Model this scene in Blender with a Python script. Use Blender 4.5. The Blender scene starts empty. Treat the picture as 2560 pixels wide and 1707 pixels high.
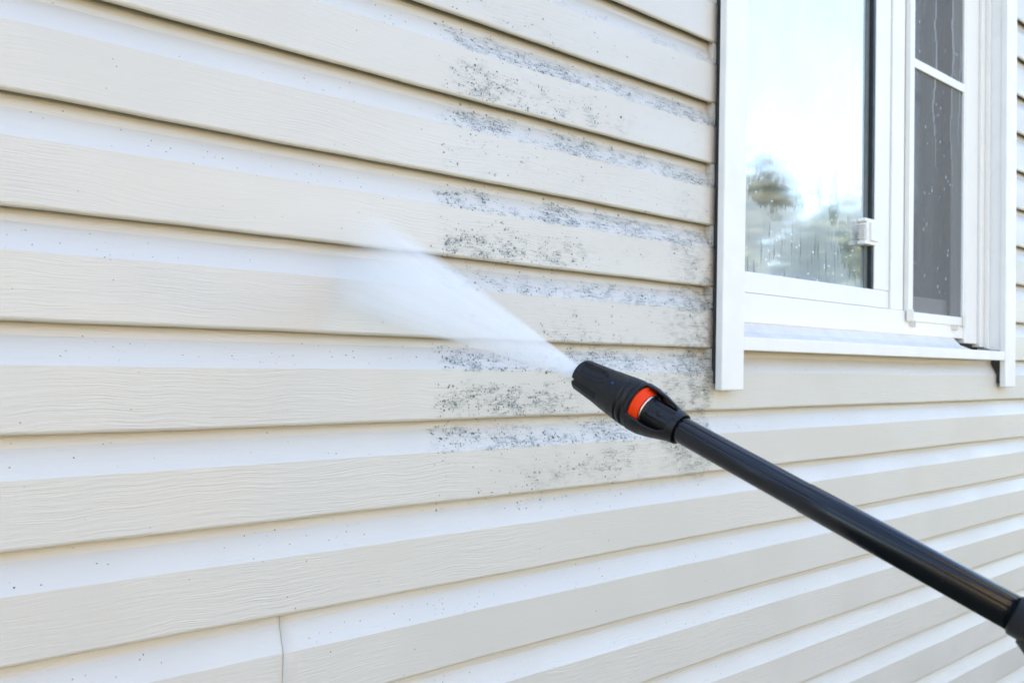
import bpy, bmesh, math, random
import numpy as np
from mathutils import Vector, Matrix

# ------------------------------------------------------------------ camera, sky, sun, exposure
S = bpy.context.scene
COL = S.collection
FPX = 2000.0                       # focal length in photograph pixels (2560 wide)
YAW, PITCH, ROLL = 0.6717866, 0.0235131, -0.0201234
LIP = -0.018                       # plane of the siding's butt edges (sheathing at y = 0)
CAM = np.array([0.0, LIP - 0.92709, 1.45])
H = 0.114                          # exposed height of one siding course
Z0 = CAM[2] + 0.370795             # height of butt edge number 0

fw = np.array([math.sin(YAW)*math.cos(PITCH), math.cos(YAW)*math.cos(PITCH), math.sin(PITCH)])
r0 = np.cross(fw, [0, 0, 1]); r0 /= np.linalg.norm(r0); u0 = np.cross(r0, fw)
RT = r0*math.cos(ROLL) - u0*math.sin(ROLL)
UP = u0*math.cos(ROLL) + r0*math.sin(ROLL)

cd = bpy.data.cameras.new('camera'); cam = bpy.data.objects.new('camera', cd); COL.objects.link(cam)
M = Matrix.Identity(4)
for k in range(3):
    M[k][0], M[k][1], M[k][2], M[k][3] = RT[k], UP[k], -fw[k], CAM[k]
cam.matrix_world = M
cd.sensor_width = 36; cd.lens = 36*FPX/2560; cd.clip_start = 0.02; cd.clip_end = 400
cd.dof.use_dof = True; cd.dof.focus_distance = 0.98; cd.dof.aperture_fstop = 9.0
S.camera = cam

SUN_EL, SUN_AZ = math.radians(48), math.radians(8)      # the sun stands behind the house
W = bpy.data.worlds.new('World'); S.world = W; W.use_nodes = True
nt = W.node_tree
sky = nt.nodes.new('ShaderNodeTexSky'); sky.sky_type = 'NISHITA'; sky.sun_disc = False
sky.sun_elevation = SUN_EL; sky.sun_rotation = SUN_AZ
sky.air_density = 1.0; sky.dust_density = 1.4; sky.ozone_density = 1.0
bg = nt.nodes['Background']; bg.inputs[1].default_value = 0.15
nt.links.new(sky.outputs[0], bg.inputs[0])
sl = bpy.data.lights.new('sun', 'SUN'); so = bpy.data.objects.new('sun', sl); COL.objects.link(so)
sl.energy = 4.5; sl.angle = math.radians(0.5); sl.color = (1, 0.95, 0.87)
sd = Vector((math.sin(SUN_AZ)*math.cos(SUN_EL), math.cos(SUN_AZ)*math.cos(SUN_EL), math.sin(SUN_EL)))
so.rotation_euler = sd.to_track_quat('Z', 'Y').to_euler()

S.view_settings.view_transform = 'Standard'; S.view_settings.look = 'None'
S.view_settings.gamma = 1; S.view_settings.use_curve_mapping = False
S.view_settings.exposure = 2.43
S.cycles.use_denoising = True
S.cycles.max_bounces = 16; S.cycles.diffuse_bounces = 5; S.cycles.transparent_max_bounces = 16
S.cycles.volume_bounces = 12

# ------------------------------------------------------------------ pixel -> place helpers
def ray(x, y):
    return fw + RT*(x-1280)/FPX - UP*(y-853.5)/FPX
def onwall(x, y, D=0.0):           # D = metres behind the butt-edge plane
    d = ray(x, y); t = (LIP + D - CAM[1])/d[1]
    return CAM + d*t
def PX(x, D, y=600): return float(onwall(x, y, D)[0])
def PZ(x, y, D): return float(onwall(x, y, D)[2])

# ------------------------------------------------------------------ materials
def newmat(name):
    m = bpy.data.materials.new(name); m.use_nodes = True
    n = m.node_tree; return m, n, n.nodes['Principled BSDF']
class G:                            # tiny node-graph helper
    def __init__(s, n): s.n = n; s.N = n.nodes; s.L = n.links
    def node(s, t, **kw):
        o = s.N.new(t)
        for k, v in kw.items(): setattr(o, k, v)
        return o
    def plug(s, i, v):
        if isinstance(v, bpy.types.NodeSocket): s.L.new(v, i)
        elif v is not None: i.default_value = v
    def math(s, op, a, b=None, c=None, clamp=False):
        o = s.node('ShaderNodeMath', operation=op); o.use_clamp = clamp
        for i, v in enumerate((a, b, c)): s.plug(o.inputs[i], v)
        return o.outputs[0]
    def ramp(s, v, lo, hi, a=0.0, b=1.0):
        o = s.node('ShaderNodeMapRange', interpolation_type='SMOOTHSTEP')
        for i, q in enumerate((v, lo, hi, a, b)): s.plug(o.inputs[i], q)
        return o.outputs[0]
    def xyz(s, out='Object'):
        t = s.node('ShaderNodeTexCoord'); p = s.node('ShaderNodeSeparateXYZ')
        s.L.new(t.outputs[out], p.inputs[0]); return p.outputs[0], p.outputs[1], p.outputs[2]
    def comb(s, x, y, z):
        o = s.node('ShaderNodeCombineXYZ')
        for i, v in enumerate((x, y, z)): s.plug(o.inputs[i], v)
        return o.outputs[0]
    def noise(s, vec, scale, detail=3, rough=0.55, dist=0.0):
        o = s.node('ShaderNodeTexNoise'); s.L.new(vec, o.inputs['Vector'])
        o.inputs['Scale'].default_value = scale; o.inputs['Detail'].default_value = detail
        o.inputs['Roughness'].default_value = rough; o.inputs['Distortion'].default_value = dist
        return o.outputs[0]
    def voro(s, vec, scale):
        o = s.node('ShaderNodeTexVoronoi'); s.L.new(vec, o.inputs['Vector']); o.inputs['Scale'].default_value = scale
        return o.outputs['Distance'], o.outputs['Color']
    def mix(s, f, a, b):
        o = s.node('ShaderNodeMix', data_type='RGBA')
        s.plug(o.inputs[0], f); s.plug(o.inputs[6], a); s.plug(o.inputs[7], b); return o.outputs[2]
    def bump(s, h, dist, strength=1.0):
        o = s.node('ShaderNodeBump'); s.L.new(h, o.inputs['Height'])
        o.inputs['Distance'].default_value = dist; o.inputs['Strength'].default_value = strength
        return o.outputs[0]
    def one(s, col, ch=0):
        o = s.node('ShaderNodeSeparateColor'); s.L.new(col, o.inputs[0]); return o.outputs[ch]

def mat_siding():
    m, n, b = newmat('vinyl_siding'); g = G(n)
    x, y, z = g.xyz()
    # course number and height inside the course
    q = g.math('DIVIDE', g.math('SUBTRACT', z, Z0), H)
    v = g.math('FRACT', q); cn = g.math('FLOOR', q)
    # ---- embossed wood grain: long streaks with wandering cathedral figures
    vx = g.comb(x, g.math('MULTIPLY', cn, 0.731), z)
    warp = g.noise(vx, 5.0, 2)
    zz = g.math('ADD', z, g.math('MULTIPLY', warp, 0.034))
    grain = g.noise(g.comb(g.math('MULTIPLY', x, 14), g.math('MULTIPLY', cn, 3.7), g.math('MULTIPLY', zz, 430)), 1.0, 3, 0.6)
    grain2 = g.noise(g.comb(g.math('MULTIPLY', x, 30), g.math('MULTIPLY', cn, 1.3), g.math('MULTIPLY', zz, 700)), 1.0, 2, 0.6)
    patch = g.ramp(g.noise(g.comb(x, cn, z), 3.3, 2), 0.35, 0.65, 0.25, 1.0)
    hgt = g.math('MULTIPLY', g.math('ADD', grain, g.math('MULTIPLY', grain2, 0.5)), patch)
    nb = g.bump(hgt, 0.0009, 0.8)
    # ---- mould, left unwashed between the jet's track and the window casing
    xe = g.math('ADD', x, g.math('MULTIPLY', g.math('SUBTRACT', g.noise(g.comb(g.math('MULTIPLY', x, 30), cn, g.math('MULTIPLY', z, 45)), 1.0, 3), 0.5), 0.06))
    inx = g.math('MULTIPLY', g.ramp(xe, 0.594, 0.622), g.ramp(x, 1.22, 1.20))
    inz = g.math('MULTIPLY', g.ramp(z, Z0-H*5.25, Z0-H*4.7), g.ramp(z, Z0+H*1.9, Z0+H*0.9))
    reg = g.math('MULTIPLY', inx, inz)
    band_hi = g.math('MULTIPLY', g.ramp(v, 0.585, 0.64), g.ramp(v, 0.98, 0.70))         # on the bevel
    low = g.math('MULTIPLY', g.ramp(v, 0.0, 0.10), g.ramp(v, 0.56, 0.18))
    low = g.math('MULTIPLY', low, g.ramp(x, 1.02, 0.62))
    oddc = g.math('ABSOLUTE', g.math('FRACT', g.math('MULTIPLY', cn, 0.5)))               # every second course holds more dirt
    low = g.math('MULTIPLY', low, g.math('SUBTRACT', 1.15, g.math('MULTIPLY', oddc, 2.16)))
    blot = g.ramp(g.noise(g.comb(g.math('MULTIPLY', x, 11), g.math('MULTIPLY', cn, 2.9), g.math('MULTIPLY', z, 24)), 1.0, 4, 0.66), 0.45, 0.62)
    blot2 = g.ramp(g.noise(g.comb(g.math('MULTIPLY', x, 40), g.math('MULTIPLY', cn, 1.7), g.math('MULTIPLY', z, 70)), 1.0, 3, 0.6), 0.40, 0.64)
    clump = g.math('MULTIPLY', g.math('ADD', 0.16, blot), g.math('ADD', 0.16, g.math('MULTIPLY', blot2, 1.35)))
    corner = g.math('MULTIPLY', g.ramp(x, 1.05, 1.17), g.ramp(z, Z0-H*0.2, Z0-H*3.0))
    lowz = g.math('MULTIPLY', g.ramp(z, Z0-H*2.2, Z0-H*3.2), g.ramp(x, 0.62, 0.95))       # grimy lowest courses
    dens = g.math('ADD', g.math('MULTIPLY', band_hi, 1.0), g.math('MULTIPLY', low, 0.75))
    dens = g.math('ADD', dens, g.math('MULTIPLY', g.math('ADD', corner, g.math('MULTIPLY', lowz, 0.35)), 0.45))
    dens = g.math('MULTIPLY', g.math('MULTIPLY', g.math('MULTIPLY', g.math('ADD', dens, 0.02), clump), reg), 2.6)
    mdens = g.math('MULTIPLY', dens, g.ramp(x, 0.62, 0.95, 0.7, 1.15))
    dens = g.math('MULTIPLY', dens, g.ramp(x, 0.66, 1.1, 1.05, 0.5))
    inner = dens
    # sparse dots that survived the washing
    dens = g.math('ADD', dens, g.math('MULTIPLY', g.math('ADD', 0.006, g.math('MULTIPLY', band_hi, 0.075)), g.ramp(g.noise(g.comb(g.math('MULTIPLY', x, 4), cn, z), 1.0, 2), 0.35, 0.7, 0.1, 1.6)))
    pv = g.comb(x, 0.0, z)
    wob = g.node('ShaderNodeTexNoise'); g.L.new(pv, wob.inputs['Vector']); wob.inputs['Scale'].default_value = 420
    va = g.node('ShaderNodeVectorMath', operation='MULTIPLY_ADD')
    g.L.new(wob.outputs['Color'], va.inputs[0]); va.inputs[1].default_value = (0.0025, 0, 0.0025); g.L.new(pv, va.inputs[2])
    spots = None
    for sc, k, rad in ((150, 0.55, 0.27), (290, 1.0, 0.34), (560, 0.45, 0.38)):
        d, c = g.voro(va.outputs[0], sc)
        keep = g.math('LESS_THAN', g.one(c, 0), g.math('MULTIPLY', inner if sc < 400 else dens, k))
        size = g.math('MULTIPLY', g.math('ADD', g.math('MULTIPLY', g.math('POWER', g.one(c, 1), 2.0), 1.1), 0.25), rad)
        s1 = g.math('MULTIPLY', keep, g.ramp(g.math('SUBTRACT', d, size), 0.14, -0.08))
        s1 = g.math('MULTIPLY', s1, g.math('ADD', 0.40, g.math('MULTIPLY', g.one(c, 2), 0.55)))
        spots = s1 if spots is None else g.math('MAXIMUM', spots, s1)
    fn = g.noise(g.comb(g.math('MULTIPLY', x, 45), 0.0, g.math('MULTIPLY', z, 300)), 1.0, 4, 0.65)
    film = g.math('MULTIPLY', g.math('MULTIPLY', g.math('POWER', g.math('MINIMUM', mdens, 1.0), 0.8), g.ramp(fn, 0.34, 0.70)), 0.78, clamp=True)
    grime = g.math('MULTIPLY', g.math('MULTIPLY', g.math('MULTIPLY', corner, reg), g.ramp(fn, 0.28, 0.70, 0.25, 1.0)), g.math('MULTIPLY', g.math('ADD', 0.40, blot2), 0.60))
    # ---- colour
    tone = g.noise(g.comb(g.math('MULTIPLY', x, 1.2), g.math('MULTIPLY', cn, 5.3), g.math('MULTIPLY', z, 3)), 1.0, 2)
    col = g.mix(tone, (0.625, 0.578, 0.498, 1), (0.635, 0.595, 0.525, 1))
    oi = g.node('ShaderNodeObjectInfo')
    col = g.mix(g.math('MULTIPLY', oi.outputs['Random'], 0.35), col, (0.59, 0.56, 0.505, 1))
    col = g.mix(g.math('MULTIPLY', g.ramp(hgt, 0.45, 0.15), 0.10), col, (0.42, 0.39, 0.33, 1))
    col = g.mix(film, col, (0.19, 0.215, 0.20, 1))
    col = g.mix(grime, col, (0.24, 0.23, 0.185, 1))
    hue = g.noise(g.comb(x, 0.0, z), 60, 1)
    mould = g.mix(g.ramp(hue, 0.45, 0.62), (0.05, 0.052, 0.042, 1), (0.055, 0.08, 0.045, 1))
    col = g.mix(spots, col, mould)
    g.plug(b.inputs['Base Color'], col)
    rough = g.ramp(g.noise(g.comb(g.math('MULTIPLY', x, 4), cn, g.math('MULTIPLY', z, 12)), 1.0, 2), 0.3, 0.7, 0.34, 0.52)
    g.plug(b.inputs['Roughness'], rough); g.plug(b.inputs['Normal'], nb)
    b.inputs['Specular IOR Level'].default_value = 0.85
    return m

def mat_plain(name, col, rough=0.4, var=0.04, scale=40, bump=0.0, metal=0.0, spec=0.5):
    m, n, b = newmat(name); g = G(n)
    x, y, z = g.xyz(); f = g.noise(g.comb(x, y, z), scale, 4)
    c2 = tuple(max(0, c*(1-var*3)) for c in col)
    g.plug(b.inputs['Base Color'], g.mix(g.ramp(f, 0.35, 0.75), (*col, 1), (*c2, 1)))
    g.plug(b.inputs['Roughness'], g.ramp(f, 0.3, 0.7, max(0.02, rough-0.06), rough+0.06))
    b.inputs['Metallic'].default_value = metal; b.inputs['Specular IOR Level'].default_value = spec
    if bump: g.plug(b.inputs['Normal'], g.bump(g.noise(g.comb(x, y, z), scale*12, 3), bump))
    return m

SID = mat_siding()
WHITE = mat_plain('white_vinyl', (0.84, 0.815, 0.76), 0.36, 0.012, 9)
WHITE2 = mat_plain('painted_casing', (0.84, 0.815, 0.76), 0.42, 0.015, 14)
CREAM = mat_plain('aged_plastic', (0.74, 0.69, 0.60), 0.45, 0.03, 30)
GAP_SHADE = mat_plain('gap_shade', (0.05, 0.045, 0.038), 0.8, 0.1, 30)  # near-black colour standing in for shade in the casing and sill gaps
GASK = mat_plain('rubber_gasket', (0.022, 0.026, 0.026), 0.5, 0.05, 30)
GASK2 = mat_plain('grey_spacer', (0.13, 0.15, 0.145), 0.5, 0.05, 30)
ROOM = mat_plain('room_paint', (0.16, 0.155, 0.15), 0.8, 0.03, 3)
BLACK = mat_plain('black_plastic', (0.0075, 0.0078, 0.0085), 0.45, 0.05, 60, bump=0.00012, spec=0.32)
TUBEM = mat_plain('black_tube', (0.0045, 0.0055, 0.008), 0.22, 0.05, 50, bump=0.00006, spec=0.38)
ORANGE = mat_plain('orange_plastic', (0.80, 0.045, 0.003), 0.45, 0.02, 40, spec=0.2)
STEEL = mat_plain('steel', (0.62, 0.62, 0.60), 0.28, 0.03, 60, metal=1.0)
BLUE = mat_plain('blue_mark', (0.005, 0.04, 0.2), 0.4, 0.02, 60)
ROOFM = mat_plain('asphalt_shingle', (0.06, 0.056, 0.052), 0.9, 0.1, 30)
BARK = mat_plain('bark', (0.11, 0.085, 0.06), 0.9, 0.1, 20)
LEAF = [mat_plain('leaf_green', (0.06, 0.085, 0.03), 0.6, 0.12, 6),
        mat_plain('leaf_olive', (0.085, 0.085, 0.04), 0.6, 0.12, 6)]

def mat_ground():
    m, n, b = newmat('ground_cover'); g = G(n)
    x, y, z = g.xyz(); f = g.noise(g.comb(x, y, z), 0.6, 5); f2 = g.noise(g.comb(x, y, z), 30, 4)
    c = g.mix(g.ramp(f, 0.35, 0.65), (0.075, 0.075, 0.04, 1), (0.05, 0.065, 0.022, 1))
    g.plug(b.inputs['Base Color'], g.mix(g.math('MULTIPLY', f2, 0.5), c, (0.11, 0.095, 0.06, 1)))
    b.inputs['Roughness'].default_value = 0.95
    g.plug(b.inputs['Normal'], g.bump(f2, 0.02)); return m

def mat_pane(film_lo, film_hi, spots, gloss=0.40):
    """Wet double glazing: mirror of the garden, a milky film of condensation, runs and drops."""
    m, n, b = newmat('wet_glass'); n.nodes.remove(b); g = G(n); out = n.nodes['Material Output']
    x, y, z = g.xyz()
    streak = g.noise(g.comb(g.math('MULTIPLY', x, 130), 0.0, g.math('MULTIPLY', z, 9)), 1.0, 3)
    soft = g.noise(g.comb(g.math('MULTIPLY', x, 7), 0.0, g.math('MULTIPLY', z, 5)), 1.0, 3)
    film = g.math('ADD', film_lo, g.math('MULTIPLY', g.ramp(soft, 0.3, 0.7), film_hi-film_lo))
    wob = g.math('MULTIPLY', g.math('SUBTRACT', g.noise(g.comb(g.math('MULTIPLY', x, 60), 0.0, g.math('MULTIPLY', z, 28)), 1.0, 4), 0.5), 1.5)
    for cx, cz, rx, rz, k in spots:          # wiped or run-off patches without film
        dx = g.math('DIVIDE', g.math('SUBTRACT', x, cx), rx); dz = g.math('DIVIDE', g.math('SUBTRACT', z, cz), rz)
        d = g.math('SQRT', g.math('ADD', g.math('MULTIPLY', dx, dx), g.math('MULTIPLY', dz, dz)))
        cl = g.math('MULTIPLY', g.ramp(g.math('ADD', d, wob), 1.15, 0.65), k)
        film = g.math('MULTIPLY', film, g.math('SUBTRACT', 1.0, cl))
    zb = CAM[2] + 0.188
    film = g.math('MULTIPLY', film, g.ramp(z, CAM[2]+0.19, CAM[2]+0.42, 0.70, 1.0))                        # lower edge of the glass
    runs = g.math('MULTIPLY', g.ramp(streak, 0.57, 0.66), g.ramp(z, zb+0.15, zb+0.04))
    film = g.math('MULTIPLY', film, g.math('SUBTRACT', 1.0, g.math('MULTIPLY', runs, 0.9)))
    d, c = g.voro(g.comb(x, 0.0, g.math('MULTIPLY', z, 0.8)), 105)
    drops = g.math('MULTIPLY', g.math('LESS_THAN', g.one(c, 0), 0.22), g.ramp(d, 0.24, 0.14))
    drops = g.math('MULTIPLY', drops, g.ramp(z, zb+0.28, zb+0.06))
    film = g.math('MAXIMUM', film, drops)
    dif = g.node('ShaderNodeBsdfDiffuse'); g.L.new(g.mix(drops, (0.76, 0.85, 0.86, 1), (0.95, 0.97, 0.97, 1)), dif.inputs[0])
    trn = g.node('ShaderNodeBsdfTransparent'); trn.inputs[0].default_value = (0.80, 0.86, 0.85, 1)
    m1 = g.node('ShaderNodeMixShader'); g.plug(m1.inputs[0], film); g.L.new(trn.outputs[0], m1.inputs[1]); g.L.new(dif.outputs[0], m1.inputs[2])
    gl = g.node('ShaderNodeBsdfGlossy'); gl.inputs['Color'].default_value = (1, 0.99, 0.97, 1); gl.inputs['Roughness'].default_value = 0.05
    g.L.new(g.bump(g.math('ADD', g.math('MULTIPLY', streak, 0.4), drops), 0.0003, 0.4), gl.inputs['Normal'])
    m2 = g.node('ShaderNodeMixShader'); m2.inputs[0].default_value = gloss
    g.L.new(m1.outputs[0], m2.inputs[1]); g.L.new(gl.outputs[0], m2.inputs[2])
    g.L.new(m2.outputs[0], out.inputs[0]); return m

def mat_screen():
    m, n, b = newmat('insect_mesh'); n.nodes.remove(b); g = G(n); out = n.nodes['Material Output']
    x, y, z = g.xyz()
    jog = g.math('MULTIPLY', g.math('FLOOR', g.math('MULTIPLY', g.noise(g.comb(g.math('MULTIPLY', x, 3), 0.0, g.math('MULTIPLY', z, 5)), 1.0, 1), 14)), 0.006)
    st = g.noise(g.comb(g.math('MULTIPLY', g.math('ADD', x, jog), 42), 0.0, g.math('MULTIPLY', z, 0.5)), 1.0, 1)
    hi = g.ramp(z, CAM[2]+0.35, CAM[2]+0.75)
    water = g.math('MULTIPLY', g.ramp(st, 0.655, 0.68), g.math('MULTIPLY', hi, 0.42))
    d, c = g.voro(g.comb(x, 0.0, g.math('MULTIPLY', z, 0.6)), 80)
    dd = g.math('MULTIPLY', g.math('LESS_THAN', g.one(c, 0), g.ramp(g.noise(g.comb(g.math('MULTIPLY', x, 2.5), 0.0, g.math('MULTIPLY', z, 0.5)), 9, 2), 0.5, 0.68, 0.02, 0.6)), g.ramp(d, 0.30, 0.15))
    water = g.math('MAXIMUM', water, g.math('MULTIPLY', dd, 0.7))
    fac = g.math('ADD', 0.42, g.math('MULTIPLY', water, 0.4))
    dif = g.node('ShaderNodeBsdfDiffuse'); g.L.new(g.mix(water, (0.27, 0.27, 0.262, 1), (0.62, 0.68, 0.75, 1)), dif.inputs[0])
    trn = g.node('ShaderNodeBsdfTransparent')
    mx = g.node('ShaderNodeMixShader'); g.plug(mx.inputs[0], fac); g.L.new(trn.outputs[0], mx.inputs[1]); g.L.new(dif.outputs[0], mx.inputs[2])
    g.L.new(mx.outputs[0], out.inputs[0]); return m

# ------------------------------------------------------------------ object helpers
def link(name, me, mat, parent=None):
    o = bpy.data.objects.new(name, me); COL.objects.link(o)
    if mat: me.materials.append(mat)
    if parent: o.parent = parent
    return o
def tag(o, label=None, cat=None, group=None, kind=None):
    if label: o['label'] = label
    if cat: o['category'] = cat
    if group: o['group'] = group
    if kind: o['kind'] = kind
    return o
def empty(name, loc):
    o = bpy.data.objects.new(name, None); COL.objects.link(o); o.location = loc; o.empty_display_size = 0.1; return o
def child(o, parent):               # geometry is written in world coordinates
    o.parent = parent; o.matrix_parent_inverse = Matrix.Translation(-world_loc(parent)); return o
def world_loc(o):
    v = Vector(o.location)
    return v if o.parent is None else v*0
def addbox(bm, x0, x1, y0, y1, z0, z1):
    vs = [bm.verts.new((x, y, z)) for x in (x0, x1) for y in (y0, y1) for z in (z0, z1)]
    for f in ((0,1,3,2), (4,6,7,5), (0,4,5,1), (2,3,7,6), (0,2,6,4), (1,5,7,3)): bm.faces.new([vs[i] for i in f])
def boxes(name, bl, mat, parent, bevel=0.0015):
    """one part made of boxes given as (px or x) x0,x1, D front, D back, z0,z1"""
    bm = bmesh.new()
    for x0, x1, d0, d1, z0, z1 in bl: addbox(bm, x0, x1, LIP+d0, LIP+d1, z0, z1)
    bmesh.ops.recalc_face_normals(bm, faces=bm.faces)
    me = bpy.data.meshes.new(name); bm.to_mesh(me); bm.free()
    o = link(name, me, mat); child(o, parent)
    if bevel:
        md = o.modifiers.new('bevel', 'BEVEL'); md.width = bevel; md.segments = 2
    return o

# ------------------------------------------------------------------ the setting: ground
bm = bmesh.new()
bmesh.ops.create_grid(bm, x_segments=40, y_segments=40, size=150)
me = bpy.data.meshes.new('ground'); bm.to_mesh(me); bm.free()
tag(link('ground', me, mat_ground()), 'dry lawn in front of the house', None, kind='structure')

# ------------------------------------------------------------------ the house
XL, XR = -3.2, 6.2
house = empty('house', (1.5, 0, 0))
tag(house, 'house side clad in beige wood-grain siding, mouldy beside its white sliding window', 'house')
CZ = float(CAM[2])
OX0, OX1, OZ0, OZ1 = 1.215, 2.535, CZ+0.035, CZ+1.42       # opening behind the casing
# wall body with a real opening
bm = bmesh.new()
T = 0.16
def wb(x0, x1, z0, z1, y0=0.001, y1=T): addbox(bm, x0, x1, y0, y1, z0, z1)
wb(XL, OX0, 0, 3.0); wb(OX1, XR, 0, 3.0); wb(OX0, OX1, 0, OZ0); wb(OX0, OX1, OZ1, 3.0)
wb(XL, XL+T, 0, 3.0, T, 7.0); wb(XR-T, XR, 0, 3.0, T, 7.0); wb(XL, XR, 0, 3.0, 7.0, 7.16)
me = bpy.data.meshes.new('wall'); bm.to_mesh(me); bm.free()
child(link('wall', me, mat_plain('sheathing', (0.35, 0.30, 0.22), 0.9)), house)
# gable roof, ridge along x
bm = bmesh.new()
pts = [(-0.03, 2.99), (3.58, 4.9), (7.4, 2.95), (7.4, 3.08), (3.58, 5.05), (-0.03, 3.12)]
a = [bm.verts.new((XL-0.3, y, z)) for y, z in pts]; c = [bm.verts.new((XR+0.3, y, z)) for y, z in pts]
bm.faces.new(a); bm.faces.new(c[::-1])
for i in range(6): bm.faces.new((a[i], c[i], c[(i+1) % 6], a[(i+1) % 6]))
bmesh.ops.recalc_face_normals(bm, faces=bm.faces)
me = bpy.data.meshes.new('roof'); bm.to_mesh(me); bm.free(); child(link('roof', me, ROOFM), house)

# siding planks: Dutch-lap profile, (height above the butt edge, depth in front of the sheathing)
PROF = [(0.0240, 0.0122), (0.0060, 0.0132), (0.0004, 0.0132), (0.0000, 0.0139), (0.0003, 0.0154), (0.0012, 0.0168), (0.0026, 0.0177), (0.0043, 0.0180), (0.0702, 0.0180),
        (0.0712, 0.0176), (0.0800, 0.0135), (0.0910, 0.0083), (0.1008, 0.0036), (0.1050, 0.0030), (0.1290, 0.0026)]
SHARP = {2, 7, 8, 9, 12}
rng = random.Random(4)
def wave(x, j, k):
    return (math.sin(x*7.3+j*2.1+k) + 0.6*math.sin(x*17.9+j*4.7+k*2.2) + 0.4*math.sin(x*43.0+j*1.3+k*3.1) + 0.25*math.sin(x*97+j*0.7+k))/2.25
def plank(j, x0, x1, lift=0.0):
    zl = Z0 - j*H
    vis = x1 > -0.1 and x0 < 3.2
    n = max(2, int((x1-x0)/(0.02 if vis else 0.4)))
    V, Fc = [], []
    for i in range(n+1):
        x = x0 + (x1-x0)*i/n
        dz = 0.0009*wave(x, j, 0.0); dd = 0.0007*wave(x, j, 1.7)
        for k, (pz, pd) in enumerate(PROF):
            w = 1.0 if k < 10 else max(0.0, (14-k)/5)
            V.append((x, -(pd + lift + dd*w), zl + pz + (dz if k < 10 else dz*w)))
    m = len(PROF)
    for i in range(n):
        for k in range(m-1):
            Fc.append((i*m+k, (i+1)*m+k, (i+1)*m+k+1, i*m+k+1))
    me = bpy.data.meshes.new('siding_plank'); me.from_pydata(V, [], Fc); me.update()
    for p in me.polygons: p.use_smooth = True
    at = me.attributes.new('sharp_edge', 'BOOLEAN', 'EDGE')
    for e in me.edges:
        p, q = e.vertices
        if p % m == q % m and p % m in SHARP: at.data[e.index].value = True
    o = link('siding_plank', me, SID); child(o, house)
    md = o.modifiers.new('sheet', 'SOLIDIFY'); md.thickness = 0.0011; md.offset = -1
    return o
LE, RE = PX(1810, -.026)+.0065, 2.560                      # where the planks stop under the casing boards
for j in range(-10, 15):
    segs = []
    if j <= 3:
        cuts = [[XL, LE], [RE, XR]]
    else:
        cuts = [[XL, XR]]
    seams = {7: [0.395], 8: [0.395]}.get(j, [])
    if j not in seams and j not in (5, 6, 7, 8):
        seams = [-2.3 + 0.6*((j//2) % 3)]
    for a, b_ in cuts:
        cs = [s for s in seams if a < s < b_]
        edges = [a] + cs + [b_]
        for i in range(len(edges)-1):
            plank(j, edges[i], edges[i+1] + (0.028 if i < len(cs) else 0.0), (0.0021 if edges[i] == 0.395 else 0.00015)*min(i, 1))

# ------------------------------------------------------------------ the window
# frame mesh is the part; everything else hangs under it
ZT = CZ + 1.36                                # head of the window, above the picture
fbz, sbz, gbz = CZ+0.0855, CZ+0.147, CZ+0.190
xm0, xm1 = PX(2228, .042), PX(2257, .042)     # fixed mullion
xm2 = PX(2274, .050)
xsR = PX(2224, .045)                          # right edge of the left sash
xgR = PX(2187.5, .045)
xfR0, xfR1 = PX(2413, .036), PX(2444, .036)   # right frame member
xj = PX(2470, .028)
FL = 1.26                                     # left end of the frame, behind the casing
bm = bmesh.new()
B = lambda x0, x1, d0, d1, z0, z1: addbox(bm, x0, x1, LIP+d0, LIP+d1, z0, z1)
B(FL, xfR0, .040, .13, fbz, sbz-.0015)        # bottom rail of the frame
B(FL, xfR0, .040, .13, ZT-.05, ZT)
B(FL-.006, FL, .040, .13, fbz, ZT)
B(xm0, xm1, .041, .128, sbz-.0015, ZT-.05)    # mullion, two steps
B(xm1, xm2, .050, .126, sbz-.0015, ZT-.05)
B(xfR0, xfR1, .036, .13, CZ+.073, ZT)         # right member, reaches lower than the rail
bmesh.ops.recalc_face_normals(bm, faces=bm.faces)
me = bpy.data.meshes.new('window'); bm.to_mesh(me); bm.free()
win = link('window', me, WHITE); child(win, house)
md = win.modifiers.new('bevel', 'BEVEL'); md.width = 0.002; md.segments = 2
win['label'] = 'white vinyl sliding window with wet glass and an insect screen'
def wpart(name, bl, mat, bevel=0.0015):
    return boxes(name, bl, mat, win, bevel)
# left sash: bottom rail, right stile, top rail, left stile
wpart('sash', [(FL, xsR, .046, .085, sbz, gbz), (xgR, xsR, .0455, .0845, gbz, ZT-.09), (FL, xsR, .046, .085, ZT-.09, ZT-.051), (FL, FL+.06, .0455, .0845, gbz, ZT-.09)], WHITE, 0.0025)
wpart('gasket', [(xgR-.0105, xgR-.0005, .0475, .062, gbz+.0005, ZT-.091)], GASK, 0.001)
wpart('spacer', [(xgR-.026, xgR-.011, .0575, .061, gbz+.0005, ZT-.091)], GASK2, 0.0005)
def P2(x, y): p = onwall(x, y, .060); return float(p[0]), float(p[2])
sp = []
for x, y, rx, ry, k in ((1925, 480, 56, 46, .8), (1960, 490, 50, 30, .75), (1915, 415, 30, 40, .5), (2085, 500, 14, 75, .7), (2050, 470, 8, 45, .5), (2150, 640, 45, 60, .55), (2120, 590, 30, 45, .4), (1940, 540, 20, 14, .3)):
    (cx, cz), (ex, _), (_, ez) = P2(x, y), P2(x+rx, y), P2(x, y-ry)
    sp.append((cx, cz, abs(ex-cx), abs(ez-cz), k))
pane1 = wpart('glass_pane', [(FL+.06, xgR-.0005, .0612, .0652, gbz-.004, ZT-.088)], mat_pane(0.76, 0.92, sp), 0)
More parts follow.
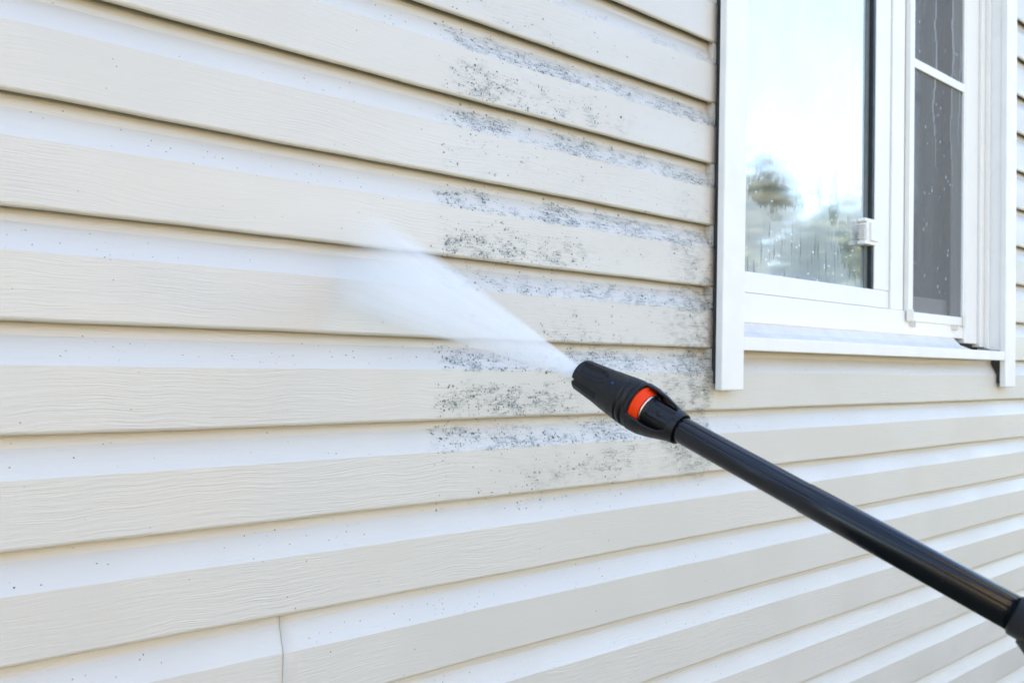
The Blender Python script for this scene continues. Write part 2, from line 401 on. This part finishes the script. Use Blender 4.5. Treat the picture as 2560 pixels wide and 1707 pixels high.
# small white catch with comb-like ribs at the edge of the left pane
x0, x1 = PX(2144, .058, 580), PX(2187, .046, 580)
lz0, lz1 = PZ(2165, 607, .05), PZ(2165, 553, .05)
cb = [(x0+.010, x1-.004, .040, .0608, lz0, lz1), (x0+.024, x1-.001, .036, .0400, lz0+.004, lz1-.004), (x0+.002, x1-.006, .0402, .0606, lz0-.005, lz0+.003), (x0+.002, x1-.006, .0402, .0606, lz1-.003, lz1+.005)]
for k in range(8):
    zz = lz0 + .008 + k*(lz1-lz0-.02)/7
    cb.append((x0+.003, x0+.0105, .043, .0606, zz, zz+.003))
lt = wpart('latch', cb, WHITE, 0.0012); lt['label'] = 'small white ribbed catch on the glass edge'
# right sash behind the screen
xq0, xq1 = PX(2369, .085), PX(2394, .085)
wpart('sash', [(xm2+.001, xq1, .085, .12, sbz+.001, PZ(2400, 756, .085)), (xq0, xq1, .0855, .1195, PZ(2400, 756, .085), ZT-.052), (xm2+.001, xm2+.018, .0855, .1195, PZ(2400, 756, .085), ZT-.052)], mat_plain('white_vinyl_sash', (0.80, 0.78, 0.74), 0.4, 0.02, 9), 0.002)
wpart('frame_channel', [(xq1+.001, xfR0, .075, .128, sbz, ZT-.052)], mat_plain('brown_channel', (0.09, 0.075, 0.062), 0.7), 0)
wpart('glass_pane', [(xm2+.018, xq0, .098, .102, sbz+.02, ZT-.06)], mat_pane(0.02, 0.05, [], 0.2), 0)
# insect screen: frame, mesh, cross bar, corner keys, pull tabs
sD = .036
sx0, sx1, sx2 = PX(2273, sD), PX(2284, sD), PX(2411, sD)
sz0 = PZ(2285, 803, sD); sz1 = PZ(2285, 780, sD)
wpart('screen_frame', [(sx0, sx1, sD, .049, sz0, ZT-.055), (sx1, xfR0-.001, sD+.0006, .0485, sz0, sz1), (sx1, xfR0-.001, sD+.0006, .0485, ZT-.075, ZT-.055), (xfR0-.010, xfR0-.001, sD+.0008, .048, sz1, ZT-.075)], WHITE, 0.0015)
wpart('screen_mesh', [(sx1-.001, xfR0-.009, .0425, .0431, sz1-.001, ZT-.074)], mat_screen(), 0)
mz0, mz1 = PZ(2285, 166, sD), PZ(2285, 143, sD)
wpart('muntin', [(sx1-.0005, xfR0-.0095, sD+.0012, .0420, mz0, mz1)], WHITE, 0.0015)
wpart('corner_key', [(sx0-.012, sx1+.002, sD-.0015, sD-.0003, sz0-.002, sz1+.006)], CREAM, 0.0005)
wpart('corner_key', [(xfR0-.016, xfR0+.003, sD-.0015, sD-.0003, sz0-.002, sz1+.006)], CREAM, 0.0005)
for x, y in ((2283, 812), (2388, 822)):
    q = PX(x, .036, y); zt = PZ(x, y-8, .036)
    wpart('pull_tab', [(q-.012, q-.008, .030, .0398, zt-.012, zt), (q, q+.004, .030, .0398, zt-.014, zt), (q-.014, q+.006, .031, .0396, zt, zt+.004)], CREAM, 0.0008)
# jamb, flange, casing boards, sill
jb = CZ + .060
CX0, CX1 = PX(1810, -.026), PX(1864.5, -.026)
RX0, RX1 = PX(2516, -.026), PX(2541, -.026)
JX = RX0+.004
wpart('flange', [(xfR1+.0025, JX-.0005, .0285, .10, CZ+.0645, ZT+.02)], WHITE, 0.0015)
wpart('flange', [(JX-.012, JX-.0007, .017, .0283, CZ+.0605, ZT+.02)], WHITE, 0.0015)
wpart('jamb', [(JX, JX+.014, -.0095, 0.09, CZ+.056, ZT+.03)], WHITE2, 0.001)
wpart('jamb', [(FL-.020, FL-.008, -.009, .13, jb, ZT+.03)], WHITE2, 0.001)
cbz = CZ - .0475
wpart('j_channel', [(CX0-.002, CX0+.0066, .0025, .0165, cbz+.004, ZT+.08)], SID, 0)
wpart('casing', [(CX0, CX1, -.026, -.010, cbz, ZT+.09)], WHITE2, 0.0025)
wpart('casing', [(RX0, RX1, -.026, -.010, cbz, ZT+.09)], WHITE2, 0.0025)
wpart('casing', [(CX1+.001, RX0-.001, -.0255, -.010, ZT+.0, ZT+.075)], WHITE2, 0.0025)
wpart('casing_gap_shade', [(CX0+.0075, CX1-.034, -.0095, .0165, cbz+.012, ZT+.08)], GAP_SHADE, 0)  # dark strip paints the shade in the gap behind the left board
wpart('casing_gap_shade', [(RX0+.006, RX1-.010, -.0095, .0165, cbz+.010, CZ+.0535)], GAP_SHADE, 0)  # same painted shade behind the right board, below the sill
sl0, sl1 = PZ(2200, 889, -.024), CZ+.053
sill = wpart('sill', [(CX1+.0005, RX0-.0005, -.0245, -.011, sl0, sl1), (CX1+.0005, RX0-.09, -.0108, .005, sl1-.006, sl1-.002)], WHITE2, 0.002)
# sloping beige flashing between frame and sill, with a dark hole at its right end
bm = bmesh.new()
xr = PX(2388, .04, 860)
pr = [(.050, fbz+.004), (.0435, fbz+.003), (.0415, fbz-.004), (.026, CZ+.066), (-.0085, CZ+.0515), (-.0085, CZ+.040), (.050, CZ+.040)]
A = [bm.verts.new((FL-.02, LIP+d, z)) for d, z in pr]; C = [bm.verts.new((xr, LIP+d, z)) for d, z in pr]
bm.faces.new(A); bm.faces.new(C[::-1])
for i in range(7): bm.faces.new((A[i], C[i], C[(i+1) % 7], A[(i+1) % 7]))
bmesh.ops.recalc_face_normals(bm, faces=bm.faces)
me = bpy.data.meshes.new('flashing'); bm.to_mesh(me); bm.free(); child(link('flashing', me, mat_plain('beige_flashing', (0.70, 0.665, 0.61), 0.4, 0.03, 20)), win)
wpart('hole_shade', [(xr+.001, 2.56, .012, .09, CZ+.034, CZ+.0375), (xr+.001, 2.56, .05, .09, CZ+.038, jb+.01)], GAP_SHADE, 0)  # dark boxes put the hole's shade into their colour
# dark room behind the glass
bm = bmesh.new(); addbox(bm, 0.9, 2.9, T+.001, 2.4, 0.9, 2.95)
me = bpy.data.meshes.new('room'); bm.to_mesh(me); bm.free()
bmx = bmesh.new(); bmx.from_mesh(me); bmx.faces.ensure_lookup_table()
bmesh.ops.delete(bmx, geom=[f for f in bmx.faces if abs(f.calc_center_median().y-(T+.001)) < 1e-4], context='FACES_ONLY')
bmx.to_mesh(me); bmx.free(); child(link('room', me, ROOM), house)

# ------------------------------------------------------------------ the pressure washer's wand
DIA = 0.024
PA = CAM + ray(1700, 1072)*(FPX*DIA/67); PB = CAM + ray(2504, 1515)*(FPX*DIA/88)
AX = (PB-PA)/np.linalg.norm(PB-PA)             # from the nozzle back to the handle
best = min(np.linspace(0, .3, 3000), key=lambda s: abs((lambda P: 1280+FPX*(P@RT)/(P@fw)-1453)(PA - AX*s - CAM)))
TIP = PA - AX*best
e1 = CAM - TIP; e1 = e1 - (e1@AX)*AX; e1 /= np.linalg.norm(e1)
e2 = np.cross(AX, e1); e2 = e2 if e2[2] > 0 else -e2
def fr(s, r, phi):
    if .0756 < s <= .136: s = .0756 + (s-.0756)*.76          # short cage behind the adjusting ring
    elif .136 < s < .2: s = .1215 + (s-.136)*(.0785/.064)
    return TIP + AX*s + (e1*math.cos(phi) + e2*math.sin(phi))*r
wand = empty('pressure_washer_wand', tuple(PB))
tag(wand, 'black pressure washer wand with an orange ringed adjustable nozzle spraying the siding', 'pressure washer')
def wmesh(name, V, F, mat, parent=None, smooth=True, label=None):
    me = bpy.data.meshes.new(name); me.from_pydata([tuple(v) for v in V], [], F); me.update()
    bm = bmesh.new(); bm.from_mesh(me); bmesh.ops.recalc_face_normals(bm, faces=bm.faces); bm.to_mesh(me); bm.free()
    if smooth:
        for p in me.polygons: p.use_smooth = True
    o = link(name, me, mat)
    if parent is None: child(o, wand)
    else: o.parent = parent; o.matrix_parent_inverse = Matrix.Identity(4)
    if label: o['label'] = label
    return o
def lathe(name, prof, mat, parent=None, rf=None, nseg=96, smooth=True, cap=True):
    V, F = [], []
    for s, r in prof:
        for k in range(nseg):
            ph = 2*math.pi*k/nseg
            V.append(fr(s, rf(s, r, ph) if rf else r, ph))
    for i in range(len(prof)-1):
        for k in range(nseg):
            F.append((i*nseg+k, i*nseg+(k+1) % nseg, (i+1)*nseg+(k+1) % nseg, (i+1)*nseg+k))
    if cap:
        F.append(tuple(range(nseg))); F.append(tuple(reversed(range((len(prof)-1)*nseg, len(prof)*nseg))))
    return wmesh(name, V, F, mat, parent, smooth)
def interp(tab, s):
    for (a, ra), (b, rb) in zip(tab, tab[1:]):
        if s <= b: return ra + (rb-ra)*(s-a)/(b-a) if s >= a else ra
    return tab[-1][1]
def angd(a, b): return abs((a-b+math.pi) % (2*math.pi) - math.pi)
def sst(x, a, b):
    t = min(1, max(0, (x-a)/(b-a))); return t*t*(3-2*t)
BT = [(0, .0142), (.0015, .0158), (.004, .0168), (.030, .0193), (.052, .0219), (.0605, .0230), (.0608, .0219), (.0632, .0219), (.0635, .0233),
      (.0680, .0235), (.0683, .0222), (.0705, .0222), (.0708, .0234), (.0745, .0234), (.0752, .0228), (.0756, .0200)]
ss = sorted(set([s for s, _ in BT] + [i*.0008 for i in range(76)]))
D2R = math.pi/180
def body_r(s, r, ph):
    for k in range(3):
        d = angd(ph, (26+120*k)*D2R)/D2R             # scooped grips
        hw = 24*math.sqrt(max(0.0, 1-(max(0, s-.022)/.018)**2)) if s < .040 else 0
        if hw > 0:
            flat = r - .0031*sst(hw-d, 0, 4.5)*sst(s, .002, .006)
            r = min(r, flat)
        d2 = angd(ph, (-36+120*k)*D2R)/D2R            # slots between them
        if s < .037: r = r - .0078*sst(10.0-d2, 0, 2.0)*sst(.037-s, 0, .0015)
    return r
nozzle = lathe('nozzle', [(s, interp(BT, s)) for s in ss], BLACK, None, body_r, 180, True, cap=False)
# front face with a funnel and the brass-dark orifice
lathe('orifice', [(.0002, .0100), (.0002, .0141)][::-1] + [(.006, .0040), (.0065, .0005)], BLACK, nozzle, lambda s, r, ph: min(r, body_r(0, r, ph)) if r > .012 else r, 60, True, cap=False)
# printed blue arrow on the body: small raised mark
V = [fr(.047, .02145, a*D2R) for a in (17, 22)] + [fr(.0495, .0218, 12*D2R), fr(.0515, .0220, 20*D2R), fr(.0488, .0217, 25*D2R)]
mc = sum(V)/len(V); V = [mc+(v-mc)*.62 for v in V]; V = [v + (v-(TIP+AX*((v-TIP)@AX)))*0.012 for v in V]
wmesh('arrow_mark', V, [(0, 1, 4, 3, 2)], BLUE, nozzle, False)
# cage: two prongs from the collar to the tube
PC = 17*D2R
CR = [(.0745, .0231), (.086, .0226), (.100, .0203), (.114, .0172), (.124, .0150), (.136, .0134)]
HW = [(.0745, 0), (.0765, 44), (.090, 50), (.106, 60), (.118, 60), (.1255, 48), (.1290, 0)]
V, F = [], []
ns, na = 56, 20
for w in (0, 1):
    base = len(V)
    for i in range(ns+1):
        s = .0745 + (.136-.0745)*i/ns; hw = max(0.001, interp(HW, s))*D2R; r = interp(CR, s)
        a0 = PC + w*math.pi + hw; a1 = PC + (w+1)*math.pi - hw
        for k in range(na+1): V.append(fr(s, r, a0 + (a1-a0)*k/na))
    for i in range(ns):
        for k in range(na):
            q = base + i*(na+1) + k
            F.append((q, q+1, q+na+2, q+na+1))
cage = wmesh('cage', V, F, BLACK, nozzle)
md = cage.modifiers.new('wall', 'SOLIDIFY'); md.thickness = .0022; md.offset = 0
ring = lathe('adjusting_ring', [(.0757, .0195), (.0762, .0213), (.0795, .0209), (.0799, .0203), (.0803, .0192), (.0850, .0180), (.0872, .0170), (.0872, .012)], ORANGE, nozzle, None, 96, True)
ring['label'] = 'bright orange ring'
tr = [(.0892+.0012*math.cos(a), .0158+.0010*math.sin(a)) for a in [i*math.pi/5 for i in range(11)]]
lathe('steel_clip', tr, STEEL, nozzle, None, 80, True, cap=False)
# ribbed neck between ring and tube
def neck_r(s, r, ph):
    for a in (52, -8, 112, 172, 232, 292):
        r = r + .0022*sst(7-angd(ph, a*D2R)/D2R, 0, 2.5)*sst(s, .094, .097)*sst(.136-s, 0, .006)
    return r
lathe('neck', [(.0862, .0152), (.0915, .0148), (.0920, .0136)] + [(.0920+i*.0022, .0134-.00006*i) for i in range(1, 20)] + [(.1350, .0121)], BLACK, nozzle, neck_r, 120)
def grip(s, phd, r, rad):
    V, F = [], []
    c0 = fr(s, r, phd*D2R); nrm = (c0-(TIP+AX*s)); nrm /= np.linalg.norm(nrm); tg = np.cross(nrm, AX)
    for i, (h, q) in enumerate(((0, rad), (.0012, rad*.85), (.0017, rad*.4))):
        for k in range(14): V.append(c0 + nrm*h + (AX*math.cos(k*math.pi/7)+tg*math.sin(k*math.pi/7))*q)
    for i in range(2):
        for k in range(14): F.append((i*14+k, i*14+(k+1) % 14, (i+1)*14+(k+1) % 14, (i+1)*14+k))
    F.append(tuple(range(28, 42))); return V, F
V, F = grip(.1115, 14, .0126, .0030); wmesh('stud', V, F, BLACK, nozzle)
# tube with two long channels
LB = float(np.linalg.norm(PB-TIP))
def tube_r(s, r, ph):
    d = ph/D2R if ph < math.pi else ph/D2R-360
    for c, w, dep in ((36, 8, .0011), (5, 4, .0005), (-130, 8, .0010)):
        r = r - dep*sst(w-angd(ph, c*D2R)/D2R, 0, w*0.6)
    return r
lathe('tube', [(.1300, .0116), (.1330, .0121), (.200, .0121), (LB*.62, .0121), (LB*.625, .0126), (LB+.03, .0126)], TUBEM, None, tube_r, 144)
# coupling and trigger gun running out of the picture
lathe('coupling', [(LB+0.0080, .0128), (LB+0.0095, .0146), (LB+0.0240, .0150), (LB+0.0270, .0165), (LB+0.0380, .0165), (LB+0.0400, .0150), (LB+0.0540, .0150)], BLACK, None, None, 72)
path = []
p0 = TIP + AX*(LB+.016)
dn = np.array([0.0, 0.0, -1.0]); dn = dn - (dn@AX)*AX; dn /= np.linalg.norm(dn)
for i in range(22):
    t = i/21; path.append((p0 + AX*(.20*t) + dn*(.002+.09*t), .0135+.009*min(1, t*3.5)))
V, F = [], []
side = np.cross(AX, dn)
for (c0, r) in path:
    for k in range(28):
        a = 2*math.pi*k/28; V.append(c0 + side*math.cos(a)*r*.8 + dn*math.sin(a)*r*1.1)
for i in range(len(path)-1):
    for k in range(28): F.append((i*28+k, i*28+(k+1) % 28, (i+1)*28+(k+1) % 28, (i+1)*28+k))
F += [tuple(range(28)), tuple(reversed(range(len(V)-28, len(V))))]
wmesh('trigger_gun', V, F, BLACK)

# ------------------------------------------------------------------ the jet: a flat fan of water
hitT, hitB = onwall(868, 462, .004), onwall(832, 790, .004)
j0 = TIP + AX*.002
jc = (hitT+hitB)/2 - j0; JL = float(np.linalg.norm(jc)); jx = jc/JL
jy = hitT-hitB; jy = jy-(jy@jx)*jx; HWJ = float(np.linalg.norm(jy))/2; jy /= np.linalg.norm(jy); jz = np.cross(jx, jy)
W0 = .0060
print('jet', JL, HWJ)
def mat_jet():
    m, n, b = newmat('spray'); n.nodes.remove(b); g = G(n); out = n.nodes['Material Output']
    x, y, z = g.xyz()
    t = g.math('DIVIDE', x, JL)
    hw = g.math('ADD', W0, g.math('MULTIPLY', t, HWJ-W0))
    u = g.math('DIVIDE', y, hw); au = g.math('ABSOLUTE', u)
    edge = g.ramp(au, 1.0, g.ramp(t, 0, 1, 0.80, 0.62))
    strk = g.noise(g.comb(g.math('MULTIPLY', u, 9), 0.0, g.math('MULTIPLY', t, 1.2)), 1.0, 3)
    strk = g.ramp(strk, 0.25, 0.75, 0.75, 1.25)
    end = g.ramp(t, 1.0, 0.60)
    th = g.math('ADD', .0030, g.math('MULTIPLY', t, .0115))
    rim = 0.9
    den = g.math('DIVIDE', g.math('MULTIPLY', g.math('MULTIPLY', edge, strk), g.math('MULTIPLY', end, rim)), th)
    v = g.node('ShaderNodeVolumeScatter'); v.inputs['Color'].default_value = (0.985, 0.992, 1, 1)
    g.plug(v.inputs['Density'], g.math('MULTIPLY', den, 0.74)); v.inputs['Anisotropy'].default_value = 0.0
    g.L.new(v.outputs[0], out.inputs['Volume'])
    m.cycles.volume_step_rate = 0.15 if hasattr(m.cycles, 'volume_step_rate') else 1
    return m
V, F = [], []
NA, NB = 40, 24
for i in range(NA+1):
    t = i/NA; hw = W0 + t*(HWJ-W0); th = .0030 + t*.0115
    for k in range(NB*2):
        a = 2*math.pi*k/(NB*2)
        V.append((t*JL, hw*math.cos(a), th*math.copysign(abs(math.sin(a))**.7, math.sin(a))))
n2 = NB*2
for i in range(NA):
    for k in range(n2): F.append((i*n2+k, i*n2+(k+1) % n2, (i+1)*n2+(k+1) % n2, (i+1)*n2+k))
F += [tuple(range(n2)), tuple(reversed(range(NA*n2, NA*n2+n2)))]
me = bpy.data.meshes.new('water_jet'); me.from_pydata(V, [], F); me.update()
bm = bmesh.new(); bm.from_mesh(me); bmesh.ops.recalc_face_normals(bm, faces=bm.faces); bm.to_mesh(me); bm.free()
jet = link('water_jet', me, mat_jet())
MJ = Matrix.Identity(4)
for k in range(3): MJ[k][0], MJ[k][1], MJ[k][2], MJ[k][3] = jx[k], jy[k], jz[k], j0[k]
jet.matrix_world = MJ
tag(jet, 'white misty fan of water from the nozzle hitting the siding', 'water jet')

# ------------------------------------------------------------------ garden opposite the window, seen mirrored in the wet pane
def tree(x, y, h, w, seed, leaf, label):
    rr = random.Random(seed)
    root = empty('garden_tree', (x, y, 0)); tag(root, label, 'tree', 'trees across the lawn from the window')
    V, F = [], []
    def limb(p, q, ra, rb):
        p, q = Vector(p), Vector(q); d = (q-p).normalized(); s = d.orthogonal().normalized(); t = d.cross(s); b0 = len(V)
        for c, r in ((p, ra), ((p+q)/2+s*ra*.3, (ra+rb)/2), (q, rb)):
            for k in range(7): a = k*2*math.pi/7; V.append(c + (s*math.cos(a)+t*math.sin(a))*r)
        for i in range(2):
            for k in range(7): F.append((b0+i*7+k, b0+i*7+(k+1) % 7, b0+(i+1)*7+(k+1) % 7, b0+(i+1)*7+k))
    limb((0, 0, 0), (0, 0, h*.55), .11, .06)
    cl = []
    for i in range(16):
        a = rr.uniform(0, 6.28); zc = h*rr.uniform(.38, .95); rad = w*rr.uniform(.25, 1)*(1.15-zc/h*.7)
        p = (rad*math.cos(a), rad*math.sin(a), zc); cl.append(p); limb((0, 0, h*rr.uniform(.25, .5)), p, .035, .012)
    me = bpy.data.meshes.new('trunk'); me.from_pydata([tuple(v) for v in V], [], F); o = link('trunk', me, BARK); o.parent = root
    V, F = [], []
    for c in cl:
        for i in range(170):
            q = Vector(c) + Vector((rr.gauss(0, .32*w*.6), rr.gauss(0, .32*w*.6), rr.gauss(0, .24)))
            a = Vector((rr.uniform(-1, 1), rr.uniform(-1, 1), rr.uniform(-1, 1))).normalized()*.085; b_ = a.orthogonal().normalized()*.045
            n = len(V); V += [q-a, q+b_, q+a, q-b_]; F.append((n, n+1, n+2, n+3))
    me = bpy.data.meshes.new('crown'); me.from_pydata([tuple(v) for v in V], [], F); o = link('crown', me, LEAF[leaf]); o.parent = root
for i, (ang, dist, h, w, lf, lb) in enumerate((
    (54.5, 11.5, 4.6, 1.1, 1, 'rounded olive tree mirrored as the dark patch in the wet pane'),
    (58.5, 13.0, 3.6, 0.9, 0, 'small green tree beside the olive one, mirrored in the pane'),
    (61.0, 11.0, 4.0, 0.7, 0, 'narrow green tree mirrored near the white catch'),
    (64.5, 12.0, 4.2, 1.2, 1, 'wide olive tree mirrored beside the window mullion'))):
    tree(1.6+dist*math.sin(ang*D2R), -dist*math.cos(ang*D2R), h, w, 11+i, lf, lb)

# ------------------------------------------------------------------ added house out of view: bounces warm sunlight onto the siding, blocks low sky
nb = empty('added_fill_house', (-4, -13, 0))
tag(nb, 'added unseen tan house bouncing warm sunlight onto the siding', 'house')
TAN = mat_plain('warm_fill_tan', (0.51, 0.37, 0.22), 0.9, 0.04, 2)  # wall colour picked for the warm light it throws back
bm = bmesh.new(); addbox(bm, -10, 10, -7, 0, 0, 5.4)
me = bpy.data.meshes.new('wall'); bm.to_mesh(me); bm.free(); o = link('wall', me, TAN); o.parent = nb
bm = bmesh.new()
pts = [(0.5, 5.3), (-3.5, 7.6), (-7.5, 5.3), (-7.5, 5.45), (-3.5, 7.8), (0.5, 5.45)]
a = [bm.verts.new((-10.5, y, z)) for y, z in pts]; c = [bm.verts.new((10.5, y, z)) for y, z in pts]
bm.faces.new(a); bm.faces.new(c[::-1])
for i in range(6): bm.faces.new((a[i], c[i], c[(i+1) % 6], a[(i+1) % 6]))
bmesh.ops.recalc_face_normals(bm, faces=bm.faces)
me = bpy.data.meshes.new('roof'); bm.to_mesh(me); bm.free(); o = link('roof', me, ROOFM); o.parent = nb
for x in (-7, -3, 2, 6):
    for z in (1.0, 3.4):
        bm = bmesh.new(); addbox(bm, x-.6, x+.6, -.05, .03, z, z+1.3)
        me = bpy.data.meshes.new('window'); bm.to_mesh(me); bm.free(); o = link('window', me, GASK); o.parent = nb
